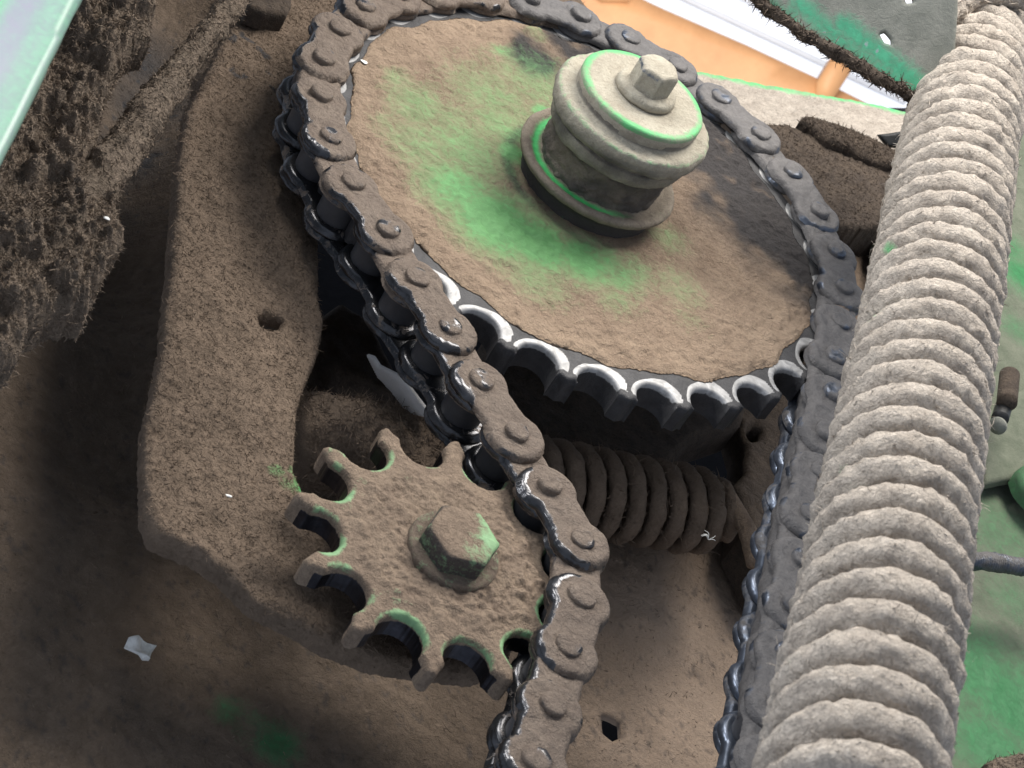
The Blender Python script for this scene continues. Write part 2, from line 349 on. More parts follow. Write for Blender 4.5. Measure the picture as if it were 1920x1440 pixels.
def wall_attr(Wp, V, d, side):
    for path, dep, wd_ in ((GROOVE, 1.1, 1.7), (REC, 1.2, 1.6)):
        q = np.full(len(Wp), 1e9)
        for a, b in zip(path, path[1:]):
            a = np.array(a); ab = np.array(b)-a; t = np.clip(((Wp-a)@ab)/(ab@ab), 0, 1); q = np.minimum(q, np.linalg.norm(Wp-(a+t[:, None]*ab), axis=1))
        V[side == 0, 2] -= (dep*np.exp(-(q/wd_)**2))[side == 0]
    return {'dark': blobs(Wp, [(-6.802, 5.397, -4.0, 0.992, 0.9), (-6.931, 3.444, -4.0, 0.954, 0.9), (-7.05, 1.636, -4.0, 0.817, 0.85), (-7.26, 6.613, -4.0, 1.013, 0.9)])+0.45*sstep(.33,.5,fbm(Wp,9,2,8)), 'tone': blobs(Wp, [(3.822, -5.202, -4.0, 1.799, 1.0), (4.303, -6.891, -4.0, 1.828, 1.0), (2.93, -7.988, -4.0, 1.058, 0.8), (4.996, -5.483, -4.0, 1.518, 1.0)]), 'green': blobs(Wp, [(-3.173, -9.856, -4.0, 0.361, 0.62), (-2.418, -10.15, -4.0, 0.48, 0.75), (-2.763, -9.966, -4.0, 0.481, 0.45)])}  # tone: light painted into the dust colour at the lower right
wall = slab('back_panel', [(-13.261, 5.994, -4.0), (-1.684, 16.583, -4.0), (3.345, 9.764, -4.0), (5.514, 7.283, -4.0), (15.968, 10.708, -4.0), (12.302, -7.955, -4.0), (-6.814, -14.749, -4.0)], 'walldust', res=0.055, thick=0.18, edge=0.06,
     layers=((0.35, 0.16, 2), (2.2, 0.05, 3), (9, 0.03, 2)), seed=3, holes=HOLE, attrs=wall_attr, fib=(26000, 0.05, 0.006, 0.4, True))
tag(wall, 'wide brown dust-coated back panel with a small square hole, behind the chain and both sprockets', 'panel')
inner = slab('inner_panel', [(-6.995, 9.125, -9.0), (14.792, 24.749, -9.0), (11.849, -4.566, -9.0), (-2.876, -9.911, -9.0)], 'void', res=0.5, thick=0.2, edge=0.05, layers=(), seed=4)  # dark sheet added so the opening reads as deep shade
tag(inner, 'inner panel coloured black for deep shade, seen through the gap below the large sprocket', 'panel')
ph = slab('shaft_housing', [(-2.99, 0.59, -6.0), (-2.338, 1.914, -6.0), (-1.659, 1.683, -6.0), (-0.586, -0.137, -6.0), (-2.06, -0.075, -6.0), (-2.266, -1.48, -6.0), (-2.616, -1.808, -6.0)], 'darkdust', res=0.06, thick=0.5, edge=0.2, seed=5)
tag(ph, 'dark curved housing in the shadow between the bracket and the chain', 'housing')

# bracket carrying the idler
br = empty('idler_bracket', (-4.25, -8.165, -1.5), 'thick brown dusty bracket plate with one hole, behind the small toothed wheel', 'bracket')
def br_attr(Wp, V, d, side):
    g = blobs(Wp, [(-3.345, -7.753, -1.5, 0.209, 0.9), (-3.522, -7.578, -1.5, 0.129, 0.7), (-3.784, -7.713, -1.5, 0.176, 0.45), (-3.143, -7.787, -1.5, 0.209, 0.8), (-3.564, -7.865, -1.5, 0.24, 0.4)])
    q = blobs(Wp, [(-5.795, 1.61, -1.5, 0.591, 1), (-5.389, 0.916, -1.5, 0.681, 1), (-5.138, -0.022, -1.5, 0.573, 1)])
    return {'green': g, 'dark': 0.9*sstep(0.14, 0.26, fbm(Wp, 4.2, 2, 77)*q)}
BRO = [(-6.26, 4.288, -1.5), (-4.697, 5.584, -1.5), (-4.367, 3.223, -1.5), (-4.268, 0.595, -1.5), (-4.155, -0.569, -1.5), (-3.951, -2.323, -1.5), (-3.691, -3.906, -1.5), (-3.55, -4.334, -1.5), (-3.544, -5.075, -1.5), (-3.637, -5.845, -1.5), (-3.67, -6.327, -1.5), (-3.522, -7.578, -1.5), (-3.33, -7.851, -1.5), (-2.823, -7.804, -1.5), (-1.886, -7.596, -1.5), (-0.27, -7.221, -1.5), (0.137, -8.279, -1.5), (-0.102, -9.471, -1.5), (-0.534, -9.963, -1.5), (-1.281, -10.198, -1.5), (-2.017, -10.368, -1.5), (-2.614, -10.36, -1.5), (-3.075, -10.246, -1.5), (-3.678, -10.153, -1.5), (-4.176, -9.822, -1.5), (-4.57, -9.677, -1.5), (-4.862, -9.674, -1.5), (-5.139, -9.666, -1.5), (-5.335, -9.324, -1.5), (-5.508, -8.609, -1.5), (-5.688, -7.759, -1.5), (-5.696, -6.995, -1.5), (-5.767, -6.119, -1.5), (-5.978, -4.533, -1.5), (-6.348, -2.065, -1.5), (-6.45, -0.648, -1.5), (-6.299, 1.227, -1.5)]
pl = slab('bracket_plate', BRO, 'dust', res=0.026, thick=0.32, edge=0.16, layers=((0.7, 0.10, 2), (3.5, 0.05, 3), (9, 0.026, 3), (17, 0.012, 2)), seed=11, ragged=0.02,
     holes=[[(-4.536, -4.767, -1.5), (-4.452, -4.667, -1.5), (-4.295, -4.599, -1.5), (-4.16, -4.594, -1.5), (-4.18, -4.781, -1.5), (-4.307, -4.93, -1.5), (-4.454, -4.954, -1.5)]], attrs=br_attr, fib=(36000, 0.045, 0.005, 0.4, True))
pl.parent = br; pl.matrix_parent_inverse = Matrix.Translation(br.location).inverted()
fl = sweep('side_flange', spline([(-5.976, 4.931, -2.0), (-6.119, 1.241, -2.0), (-6.039, -0.914, -2.0), (-5.655, -3.494, -2.0), (-5.403, -5.375, -2.0), (-5.351, -6.292, -2.0), (-5.3, -7.168, -2.0), (-5.116, -8.147, -2.0), (-4.928, -8.923, -2.0)], 120), 0.34, 'dust', segs=36, layers=((0.8, 0.12, 2), (5, 0.06, 3), (14, 0.03, 2)), seed=12, fib=(10000, 0.05, 0.0055, 0.4))
fl.parent = br; fl.matrix_parent_inverse = Matrix.Translation(br.location).inverted()
blk = slab('stop_block', [(-6.308, 3.243, -1.1), (-5.518, 3.891, -1.1), (-5.375, 2.731, -1.1), (-5.405, 2.425, -1.1), (-5.76, 2.216, -1.1), (-6.065, 2.186, -1.1)], 'darkdust', res=0.03, thick=0.4, edge=0.08, layers=((4, 0.03, 3),), seed=13)
tag(blk, 'small dark block stuck at the top edge of the brown bracket plate', 'block')

# block and brackets behind the teeth
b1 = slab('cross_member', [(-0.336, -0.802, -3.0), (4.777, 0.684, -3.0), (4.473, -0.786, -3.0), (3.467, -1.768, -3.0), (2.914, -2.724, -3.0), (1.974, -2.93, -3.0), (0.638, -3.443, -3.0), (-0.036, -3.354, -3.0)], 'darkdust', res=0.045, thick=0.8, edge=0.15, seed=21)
tag(b1, 'dark brown cross member in shadow right below the teeth of the large sprocket', 'bracket')
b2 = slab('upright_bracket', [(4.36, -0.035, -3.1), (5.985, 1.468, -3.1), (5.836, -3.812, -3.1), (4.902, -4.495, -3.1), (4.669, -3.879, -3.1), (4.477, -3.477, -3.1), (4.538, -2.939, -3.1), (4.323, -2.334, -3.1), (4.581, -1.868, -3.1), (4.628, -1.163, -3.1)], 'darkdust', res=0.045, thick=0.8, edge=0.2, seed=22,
     layers=((0.9, 0.22, 2), (4, 0.04, 3)), holes=[[(4.637, -0.74, -3.1), (4.804, -0.509, -3.1), (4.932, -0.581, -3.1), (4.904, -0.807, -3.1), (4.708, -0.954, -3.1)]])
tag(b2, 'lumpy brown upright bracket between the lower spring and the right side of the chain', 'bracket')
b3 = slab('side_wall', [(5.965, 8.181, -3.4), (9.766, 9.317, -3.4), (9.072, 2.561, -3.4), (5.907, 0.825, -3.4)], 'dust', res=0.05, thick=0.5, edge=0.1, seed=23, layers=((0.9, 0.22, 2), (4, 0.04, 3)))
tag(b3, 'brown dusty wall strip showing between the chain and the big spring', 'panel')
bx = empty('dark_box', (6.545, 7.436, -2.5), 'dark brown box with fuzzy rusty top edge, right of the large sprocket', 'box')
for nm, z, pts, mm, se, fb in (('box_face', -2.5, [(4.742, 8.174, -2.5), (5.389, 8.551, -2.5), (6.487, 8.642, -2.5), (8.35, 9.005, -2.5), (8.391, 7.71, -2.5), (8.091, 6.803, -2.5), (6.823, 5.86, -2.5), (5.883, 5.523, -2.5), (4.894, 6.887, -2.5)], 'darkdust', 24, (5000, 0.045, 0.007, 0.15, True)),
                               ('box_rim', -2.3, [(5.595, 8.629, -2.3), (5.761, 8.909, -2.3), (6.521, 9.084, -2.3), (7.444, 9.165, -2.3), (8.299, 9.113, -2.3), (8.25, 8.565, -2.3), (7.387, 8.41, -2.3), (6.351, 8.365, -2.3)], 'darkdust', 25, (3000, 0.045, 0.007, 0.6, True))):
    o = slab(nm, pts, mm, res=0.035, thick=1.2 if nm == 'box_face' else 0.25, edge=0.1, seed=se, ragged=0.03, layers=((1.5, 0.1, 2), (6, 0.06, 3)), fib=fb)
    o.parent = bx; o.matrix_parent_inverse = Matrix.Translation(bx.location).inverted()
def ledge_attr(Wp, V, d, side):
    A = np.array([(4.43, 12.968, -4.803)][0]); Bq = np.array([(9.487, 12.794, -3.084)][0]); ab = Bq-A; t = np.clip(((Wp-A)@ab)/(ab@ab), -1, 2)
    q = np.linalg.norm(Wp-(A+t[:, None]*ab), axis=1); return {'green': 0.62*sstep(0.42, 0.1, q)}
lg = slab('ledge_plate', [(3.743, 12.959, -5.078), (4.43, 12.968, -4.803), (9.487, 12.794, -3.084), (10.302, 12.779, -2.79), (9.927, 10.181, -2.874), (8.951, 10.148, -3.287), (7.229, 10.46, -3.561), (5.253, 10.832, -3.857), (4.206, 11.123, -4.389)], 'pale', res=0.035, thick=0.25, edge=0.05,
     layers=((1.2, 0.07, 2), (5, 0.05, 3)), seed=26, attrs=ledge_attr)
tag(lg, 'pale dusty sloping ledge with a green painted top edge, below the orange beam', 'ledge')
sl = slab('black_clip', [(7.576, 9.482, -2.347), (7.764, 9.511, -2.24), (8.485, 9.658, -1.782), (8.627, 9.405, -2.041), (8.133, 9.33, -2.323), (7.857, 9.325, -2.434)], 'black', res=0.04, thick=0.15, edge=0.03, layers=(), seed=27)
tag(sl, 'flat black clip on the pale ledge, poking out from behind the big spring', 'clip')
bl = slab('bright_blade', [(-2.8, -4.246, -2.0), (-2.681, -4.361, -1.85), (-2.479, -4.358, -1.85), (-2.252, -4.849, -1.55), (-1.965, -5.078, -1.55), (-1.735, -5.404, -1.6), (-1.688, -5.52, -1.6), (-1.869, -4.885, -2.1), (-2.199, -4.7, -2.1), (-2.486, -4.414, -2.15)], 'bright', res=0.03, thick=0.06, edge=0.02, layers=((2, 0.01, 2),), seed=28)
tag(bl, 'bare light grey metal blade behind the left strand of the chain', 'blade')

# ================================================================== right hand side
def gp_attr(Wp, V, d, side):
    return {'green': blobs(Wp, [(9.581, -5.054, -3.0, 1.165, 1.1), (8.902, -4.652, -3.0, 1.072, 1.0), (8.912, -6.232, -3.0, 1.035, 1.0), (11.467, 7.62, -3.0, 0.752, 1.0), (11.313, 8.467, -3.0, 0.635, 0.7), (10.979, 5.534, -3.0, 0.542, 0.5), (9.807, -0.942, -3.0, 0.954, 0.48), (9.821, -2.521, -3.0, 0.616, 0.45)])}
gp = slab('bodywork', [(7.816, 8.332, -3.0), (10.392, 12.352, -3.0), (17.499, 22.263, -3.0), (11.382, -8.875, -3.0), (6.394, -10.647, -3.0)], 'greenpaint', res=0.06, thick=0.2, edge=0.05, layers=((0.4, 0.15, 2), (4, 0.015, 3)), seed=31, attrs=gp_attr)
tag(gp, 'green painted side panel dusted grey, to the right of the big spring', 'panel')
op = slab('sloping_flange', [(9.235, 1.247, -2.6), (9.994, 2.547, -2.6), (11.583, 4.108, -2.6), (11.102, 1.049, -2.6), (9.285, -0.249, -2.6)], 'greenpaint', res=0.05, thick=0.2, edge=0.06, seed=32, layers=((1, 0.05, 2),))
tag(op, 'grey-green dusty flange behind the small wing bolt at the right edge', 'flange')
dk = lathe('green_boss', [(0.02, 0.25), (0.45, 0.25), (0.55, 0.15), (0.6, -0.1)], 'greenpaint', loc=(10.457, 0.068, -2.6), attrs=lambda V: {'green': np.full(len(V), 0.55), 'dark': np.full(len(V), 0.5)}, layers=((3, 0.02, 2),), segs=48)
tag(dk, 'round dark green boss at the right edge, below the wing bolt', 'boss')
wb = empty('clamp_bolt', (9.603, 1.756, -2.0), 'small dusty bolt with bright nut and washer at the right edge', 'bolt')
for nm, pts, r, mm in (('bolt_head', [(9.371, 1.783, -1.6), (9.195, 0.903, -1.6)], 0.19, 'darkdust'), ('nut', [(9.28, 1.046, -1.8), (9.146, 0.634, -1.8)], 0.16, 'black'), ('washer', [(9.17, 0.571, -1.9), (9.142, 0.526, -1.9)], 0.17, 'greygreen')):
    o = sweep(nm, spline(pts, 8), r, mm, segs=28, layers=((3, 0.05, 3),) if mm == 'dust' else (), seed=33); o.parent = wb; o.matrix_parent_inverse = Matrix.Translation(wb.location).inverted()
cb = sweep('wrapped_cable', spline([(6.832, -3.807, -1.9), (7.895, -3.479, -1.9), (8.445, -3.252, -1.9), (8.997, -3.074, -1.9), (10.002, -2.822, -1.9)], 160), 0.15+0.015*np.sin(np.arange(160)*1.6), 'chaingrey', segs=20, layers=((5, 0.03, 2),), seed=34,
     attrs=lambda V: {'metal': np.full(len(V), 0.45)})
tag(cb, 'dark spiral-wrapped cable running out to the right behind the big spring', 'cable')
cl = slab('dirt_clump', [(8.374, -7.146, -2.4), (8.62, -6.908, -2.4), (9.102, -6.635, -2.4), (9.878, -6.478, -2.4), (9.734, -7.38, -2.4), (8.192, -7.989, -2.4)], 'moss', res=0.04, thick=0.3, edge=0.15, seed=35, ragged=0.05, layers=((3, 0.14, 3),), fib=(1200, 0.05, 0.007, 0.4, True))
tag(cl, 'brown clump of matted dirt in the lower right corner on the green panel', 'dirt clump')

# the big dust-caked spring
SA = [(6.395, 6.033, 2.748)][0]; SB = [(1.03, -15.825, 4.431)][0]
SP = empty('large_spring', SA, 'large tension spring caked in pale grey dust, running down the right side', 'spring')
SA2 = tuple(np.array(SA)+(np.array(SA)-np.array(SB))/np.linalg.norm(np.array(SA)-np.array(SB))*2.2)
hx = helix(SA2, SB, 0.72, 44, 44*80, 0.6)
def sp_attr(V):
    return {'green': blobs(V, [(2.774, -6.643, 4.104, 0.16, 1.0), (2.834, -7.049, 4.206, 0.18, 0.9), (2.423, -6.727, 3.939, 0.14, 0.85), (1.634, -10.964, 4.349, 0.13, 1.1), (2.161, -9.301, 4.285, 0.1, 0.6), (1.599, -10.258, 4.193, 0.12, 0.55), (3.901, -3.045, 3.975, 0.12, 0.6), (2.881, -4.759, 3.789, 0.14, 0.6), (2.92, -6.952, 4.213, 0.2, 0.6), (1.485, -13.447, 4.78, 0.2, 0.4), (0.647, -13.925, 4.449, 0.12, 0.5), (1.207, -14.697, 4.87, 0.2, 0.5), (1.906, -12.11, 4.707, 0.2, 0.45), (1.739, -11.448, 4.517, 0.15, 0.45)]), 'tone': 0*V[:, 0]}
sc_ = sweep('coil', hx, 0.236, 'pale', segs=26, layers=((1.1, 0.03, 2), (5, 0.035, 3), (11, 0.06, 3)), seed=41, attrs=sp_attr, fib=(16000, 0.07, 0.006, 0.25))
sc_.parent = SP; sc_.matrix_parent_inverse = Matrix.Translation(SP.location).inverted()
core = sweep('packed_dust', np.linspace(SA2, SB, 40), 0.50, 'dust', segs=40, layers=((3, 0.05, 2),), seed=42)
core.parent = SP; core.matrix_parent_inverse = Matrix.Translation(SP.location).inverted()
hk = sweep('end_hook', spline([(4.755, 2.201, 2.618), (4.669, 2.416, 2.851), (4.687, 2.747, 3.104), (4.773, 3.202, 3.371), (5.025, 3.733, 3.633), (5.542, 4.268, 3.837), (6.325, 4.435, 4.017)], 80), 0.19, 'pale', segs=24, layers=((3, 0.06, 3), (9, 0.03, 2)), seed=43, fib=(1500, 0.1, 0.008, 0.3))
hk.parent = SP; hk.matrix_parent_inverse = Matrix.Translation(SP.location).inverted()
bk = slab('black_bush', [(4.634, 3.587, 2.977), (4.681, 3.691, 3.123), (4.801, 3.662, 3.133), (4.859, 3.466, 2.912), (4.749, 3.445, 2.845)], 'black', res=0.03, thick=0.2, edge=0.04, layers=(), seed=44)
tag(bk, 'small black rubber bush beside the hook of the big spring', 'bush')

# grey green plate, top right
def gg_attr(Wp, V, d, side):
    sx = lambda L_: [(*(np.array(a)*(1-t)+np.array(b)*t), w, q) for a, b, w, q in L_ for t in np.linspace(0, 1, 16)]
    st1 = blobs(Wp, sx([((2.0692398782666404, 2.1901543904990954, 3.212225543810952), (3.3580854934949578, 1.6585715231216467, 3.0488335940007047), 0.22, 0.9), ((2.8720034312528684, 2.010816956398494, 3.297860516609508), (4.447005220462645, 1.4108766948176223, 3.1595237951731474), 0.24, 1.0), ((3.087191977894833, 1.847561614014904, 3.178581699143554), (4.431742562081308, 1.2902439981277878, 3.0047204616564107), 0.2, 0.95), ((1.6884602011658507, 2.131981187128964, 2.9947249209839457), (2.245509890747436, 1.874633702032283, 2.8900320442149825), 0.2, 0.85), ((3.3565617170793063, 1.957204314404373, 3.4170208973243543), (4.374513816707498, 1.6146115379201813, 3.383377052656956), 0.06, 0.6)]))
    st2 = blobs(Wp, sx([((2.530904176521073, 1.9555927034702223, 3.0991809242506934), (2.9605193815971775, 1.7783984143444063, 3.044716940980611), 0.08, 0.95), ((3.1345037294544964, 1.9108269128016822, 3.274804396370114), (3.747258387994241, 1.6277446791953332, 3.1596422319242548), 0.08, 0.95), ((3.691553419036083, 1.6534794277050013, 3.170111519601152), (4.463029767051808, 1.382192995866094, 3.130233477028059), 0.07, 0.9)]))
    g = blobs(Wp, [(2.067, 2.186, 3.043, 0.212, 0.8), (2.466, 2.066, 3.047, 0.194, 0.7), (3.071, 2.021, 3.224, 0.141, 0.6), (3.518, 1.815, 3.14, 0.177, 0.8), (3.853, 1.66, 3.077, 0.194, 0.8), (3.343, 1.832, 3.093, 0.159, 0.7), (4.188, 1.505, 3.014, 0.194, 0.6), (2.785, 1.94, 3.014, 0.141, 0.4)])
    mt = blobs(Wp, [(2.673, 1.992, 3.035, 0.124, 0.75), (2.881, 1.917, 3.022, 0.088, 0.75), (3.334, 1.921, 3.2, 0.124, 0.8), (3.542, 1.847, 3.188, 0.088, 0.7), (3.949, 1.637, 3.085, 0.106, 0.6), (4.06, 1.735, 3.249, 0.088, 0.55)])
    return {'green': np.maximum(g*.8, st1), 'metal': np.maximum(mt*.6, st2)}
GG = [(0.974, 2.585, 3.117), (1.564, 2.197, 2.864), (2.282, 1.951, 2.834), (3.29, 1.63, 2.824), (4.147, 1.43, 2.905), (4.691, 1.273, 2.919), (4.776, 1.788, 3.588), (4.277, 2.83, 4.684)]
gg = slab('perforated_plate', GG, 'greygreen', res=0.03, thick=0.12, edge=0.03, layers=((0.6, 0.04, 2),), seed=51, attrs=gg_attr,
     holes=[[(3.482, 2.028, 3.389), (3.549, 2.057, 3.45), (3.689, 1.983, 3.413), (3.721, 1.926, 3.354), (3.597, 1.941, 3.325)], [(3.601, 2.468, 3.978), (3.757, 2.456, 4.022), (3.802, 2.405, 3.977), (3.693, 2.391, 3.918)]])
tag(gg, 'scratched grey-green metal plate with two holes, top right beside the spring hook', 'plate')
gr = sweep('edge_crust', spline([(1.208, 2.189, 3.045), (1.505, 2.056, 2.994), (2.209, 1.799, 2.946), (3.199, 1.503, 2.959), (4.071, 1.27, 3.005), (4.608, 1.119, 3.024)], 140), 0.10, 'darkdust', gg, segs=18, layers=((5, 0.10, 3),), seed=52, fib=(2600, 0.07, 0.009, 0.9))
gr.matrix_parent_inverse = gg.matrix_world.inverted()

# bright window with orange timber, far behind
wn = empty('barn_window', (38.617, 120.216, -58.684), 'blurred bright white window with orange timber frame far behind', 'window')
def beam(name, pts, m, th):
    o = slab(name, pts, m, res=0.35 if name == 'slat' else 1.2, thick=th, edge=0.2, layers=(), seed=61); o.parent = wn; o.matrix_parent_inverse = Matrix.Translation(wn.location).inverted(); return o
beam('pane', [(19.549, 137.019, -61.573), (65.227, 140.413, -39.907), (77.134, 119.101, -61.671), (31.455, 115.706, -83.337)], 'daylight', 1.0)
beam('frame_rail', [(20.176, 118.021, -60.278), (23.601, 118.275, -58.653), (30.007, 116.745, -58.092), (37.615, 115.19, -57.102), (44.18, 113.729, -56.395), (48.534, 112.677, -56.028), (49.837, 111.054, -57.533), (40.921, 112.111, -59.639), (23.25, 112.517, -65.897)], 'wood', 4.0)
beam('frame_post', [(43.893, 114.58, -53.819), (45.727, 114.26, -53.512), (45.012, 111.872, -56.736), (43.27, 112.169, -57.034)], 'wood', 4.0)
for nm_, a_ in (('slat', [(32.453, 127.32, -62.076), (33.346, 127.387, -61.652), (54.492, 122.691, -59.361), (54.672, 122.369, -59.69)]), ('slat', [(35.943, 127.885, -60.043), (38.38, 128.066, -58.887), (53.262, 124.893, -57.113), (53.754, 124.012, -58.012)])):
    beam(nm_, a_, 'slat', 0.8)
beam('frame_post', [(23.104, 117.934, -57.629), (27.266, 118.244, -55.655), (27.732, 115.999, -58.249), (25.462, 115.831, -59.325)], 'wood', 4.0)

# ================================================================== left: cover, matted dust, rod
def cov_attr(Wp, V, d, side):
    A = np.array((-8.425, -8.778, 5.0)); Bq = np.array((-8.503, -11.912, 5.0)); ab = Bq-A; t = ((Wp-A)@ab)/(ab@ab)
    q = np.linalg.norm(Wp-(A+t[:, None]*ab), axis=1)*140
    w = fbm(Wp, 0.8, 2, 3)*10
    g = 0.62*np.exp(-((q-14+w*.4)/14)**2)+0.4*np.exp(-((q-38+w)/12)**2)+0.95*np.exp(-((q-104+w*.6)/15)**2)
    return {'green': g}
cv = slab('side_cover', [(-8.361, -7.43, 5.0), (-8.425, -8.778, 5.0), (-8.465, -10.437, 5.0), (-8.503, -11.912, 5.0), (-8.588, -14.534, 5.0), (-8.666, -17.926, 5.0), (-13.12, -19.746, 5.0), (-25.781, 4.518, 5.0), (-6.046, 75.392, 5.0), (-6.366, 6.754, 5.0), (-7.999, -3.205, 5.0)], 'cover', res=0.06, thick=0.25, edge=0.06, layers=((0.5, 0.03, 2),), seed=71, attrs=cov_attr)  # seen edge is real; unseen hood part enlarged to block the left lamp
tag(cv, 'blurred worn white and green cover edge in the upper left corner', 'cover')
MO = [(-10.699, -1.778, 0.0), (-7.661, 0.741, 0.0), (-7.507, -0.773, 0.0), (-7.435, -1.28, 0.0), (-7.615, -1.48, 0.0), (-7.71, -1.976, 0.0), (-7.707, -2.592, 0.0), (-7.731, -3.11, 0.0), (-7.604, -3.919, 0.0), (-7.67, -4.394, 0.0), (-7.678, -4.896, 0.0), (-7.629, -5.434, 0.0), (-7.401, -5.092, 0.0), (-7.152, -4.989, 0.0), (-6.9, -5.612, 0.0), (-6.798, -5.937, 0.0), (-6.991, -6.299, 0.0), (-6.875, -6.813, 0.0), (-7.042, -7.053, 0.0), (-6.939, -7.441, 0.0), (-7.3, -7.748, 0.0), (-7.601, -8.253, 0.0), (-7.576, -8.765, 0.0), (-7.691, -8.987, 0.0), (-8.446, -9.671, 0.0)]
ms = slab('dust_mat', MO, 'moss', res=0.03, thick=0.8, edge=0.35, layers=((0.9, 0.3, 2), (3.6, 0.20, 3, 'clump'), (8, 0.10, 3, 'clump')), seed=72, ragged=0.05, fib=(50000, 0.05, 0.007, 0.9, False))
tag(ms, 'thick mat of matted brown dust and chaff hanging under the cover on the left', 'dust', kind='stuff')
rd = sweep('crusted_rod', spline([(-6.379, 1.715, -0.5), (-6.516, 0.426, -0.5), (-6.772, -1.04, -0.5), (-7.012, -2.406, -0.5), (-7.226, -3.54, -0.5), (-7.394, -4.587, -0.5), (-7.494, -5.663, -0.5)], 160), np.linspace(0.17, 0.34, 160), 'moss', segs=40, layers=((1.6, 0.08, 2), (5, 0.12, 3)), seed=73, fib=(9000, 0.05, 0.007, 0.5))
tag(rd, 'slanting rod crusted with brown dust, left of the bracket plate', 'rod')

# ================================================================== lower spring
LA = np.array((-3.292, -5.565, -2.8)); LB = np.array((3.875, -3.641, -2.8))
ls = empty('small_spring', tuple(LA), 'brown dusty tension spring lying behind the small toothed wheel', 'spring')
nt_ = 20; hx2 = helix(LA, LB, 0.61, nt_, nt_*64, 0.3, lambda t: np.where(t > 0.9, np.sqrt(np.clip(1-((t-0.9)/0.1)**2*0.6, 0, 1)), 1.0))
o = sweep('coil', hx2, 0.143, 'dust', segs=20, layers=((1.5, 0.03, 2), (6, 0.035, 3)), seed=81, fib=(5000, 0.09, 0.007, 0.4)); o.parent = ls; o.matrix_parent_inverse = Matrix.Translation(ls.location).inverted()
o = sweep('dust_crust', spline([(-3.371, -5.836, -2.6), (-2.687, -5.554, -2.6), (-2.012, -5.41, -2.6), (-1.323, -5.285, -2.6)], 80), 0.70, 'dust', segs=56, layers=((0.9, 0.14, 2), (3, 0.10, 3), (9, 0.05, 2)), seed=82, fib=(6000, 0.1, 0.007, 0.3)); o.parent = ls; o.matrix_parent_inverse = Matrix.Translation(ls.location).inverted()
o = sweep('end_hook', spline([(3.585, -3.487, -2.4), (3.887, -3.771, -2.4), (4.096, -4.183, -2.4), (4.205, -4.54, -2.4), (4.256, -4.872, -2.4)], 30), 0.15, 'dusttan', segs=20, layers=((4, 0.04, 3),), seed=83); o.parent = ls; o.matrix_parent_inverse = Matrix.Translation(ls.location).inverted()

# ================================================================== large sprocket
ZF = -0.36
def toothed(Np, rc, cx, cy, rg, rt, phase, tipw, nseg=14):
    out = []
    for k in range(Np):
        a = phase+k*2*math.pi/Np; er = np.array([math.cos(a), math.sin(a)]); et = np.array([-er[1], er[0]])
        c = er*rc
        g0 = math.radians(12)
        for j in range(nseg+1):
            t = -math.pi/2-g0+(math.pi+2*g0)*j/nseg
            out.append(c-er*rg*math.cos(t)+et*rg*math.sin(t))
        b = a+math.pi/Np; er2 = np.array([math.cos(b), math.sin(b)]); et2 = np.array([-er2[1], er2[0]])
        out.append(er2*rt-et2*tipw); out.append(er2*(rt+tipw*0.5)); out.append(er2*rt+et2*tipw)
    return np.array(out)+np.array([cx, cy])
PH = math.radians(11.259)
big = empty('large_sprocket', (0, 0, ZF), 'large toothed sprocket, dusty tan and green face with a bolted hub', 'sprocket')
ring = toothed(30, 4.783, 0, 0, 0.345, 4.83, PH, 0.13)
th_ = np.linspace(0, 2*np.pi, 80, endpoint=False); innerc = np.c_[3.3*np.cos(th_), 3.3*np.sin(th_)]
V, F, d, side, n0 = relief_mesh([ring, innerc], 0.032, 0.50, 0.04, ((1.2, 0.01, 2),), 91, 0, 0.8)
ang = np.arctan2(V[:, 1], V[:, 0]); rr = np.hypot(V[:, 0], V[:, 1])
ka = np.round((ang-PH)/(2*np.pi/30)); gc = PH+ka*2*np.pi/30; gdx = V[:, 0]-4.783*np.cos(gc); gdy = V[:, 1]-4.783*np.sin(gc)
gd = np.hypot(gdx, gdy); lat = -gdx*np.sin(gc)+gdy*np.cos(gc)
wd = 0.10+0.11*sstep(-0.2, 0.36, lat)+0.05*fbm(V*1.0, 1.6, 3, 5)
mt = np.where(side > 0, np.where(side > 0.2, 0.14, 0.25), 0.95*sstep(0.345+wd+0.03, 0.345+wd-0.03, gd))
mt[(side == 0)] -= (0.8*sstep(4.66, 4.80, rr+0.05*fbm(V, 6, 2, 6)))[side == 0]
mk('tooth_ring', V, F, 'steel', big, {'metal': mt, 'green': np.zeros(len(V))}, True, None)
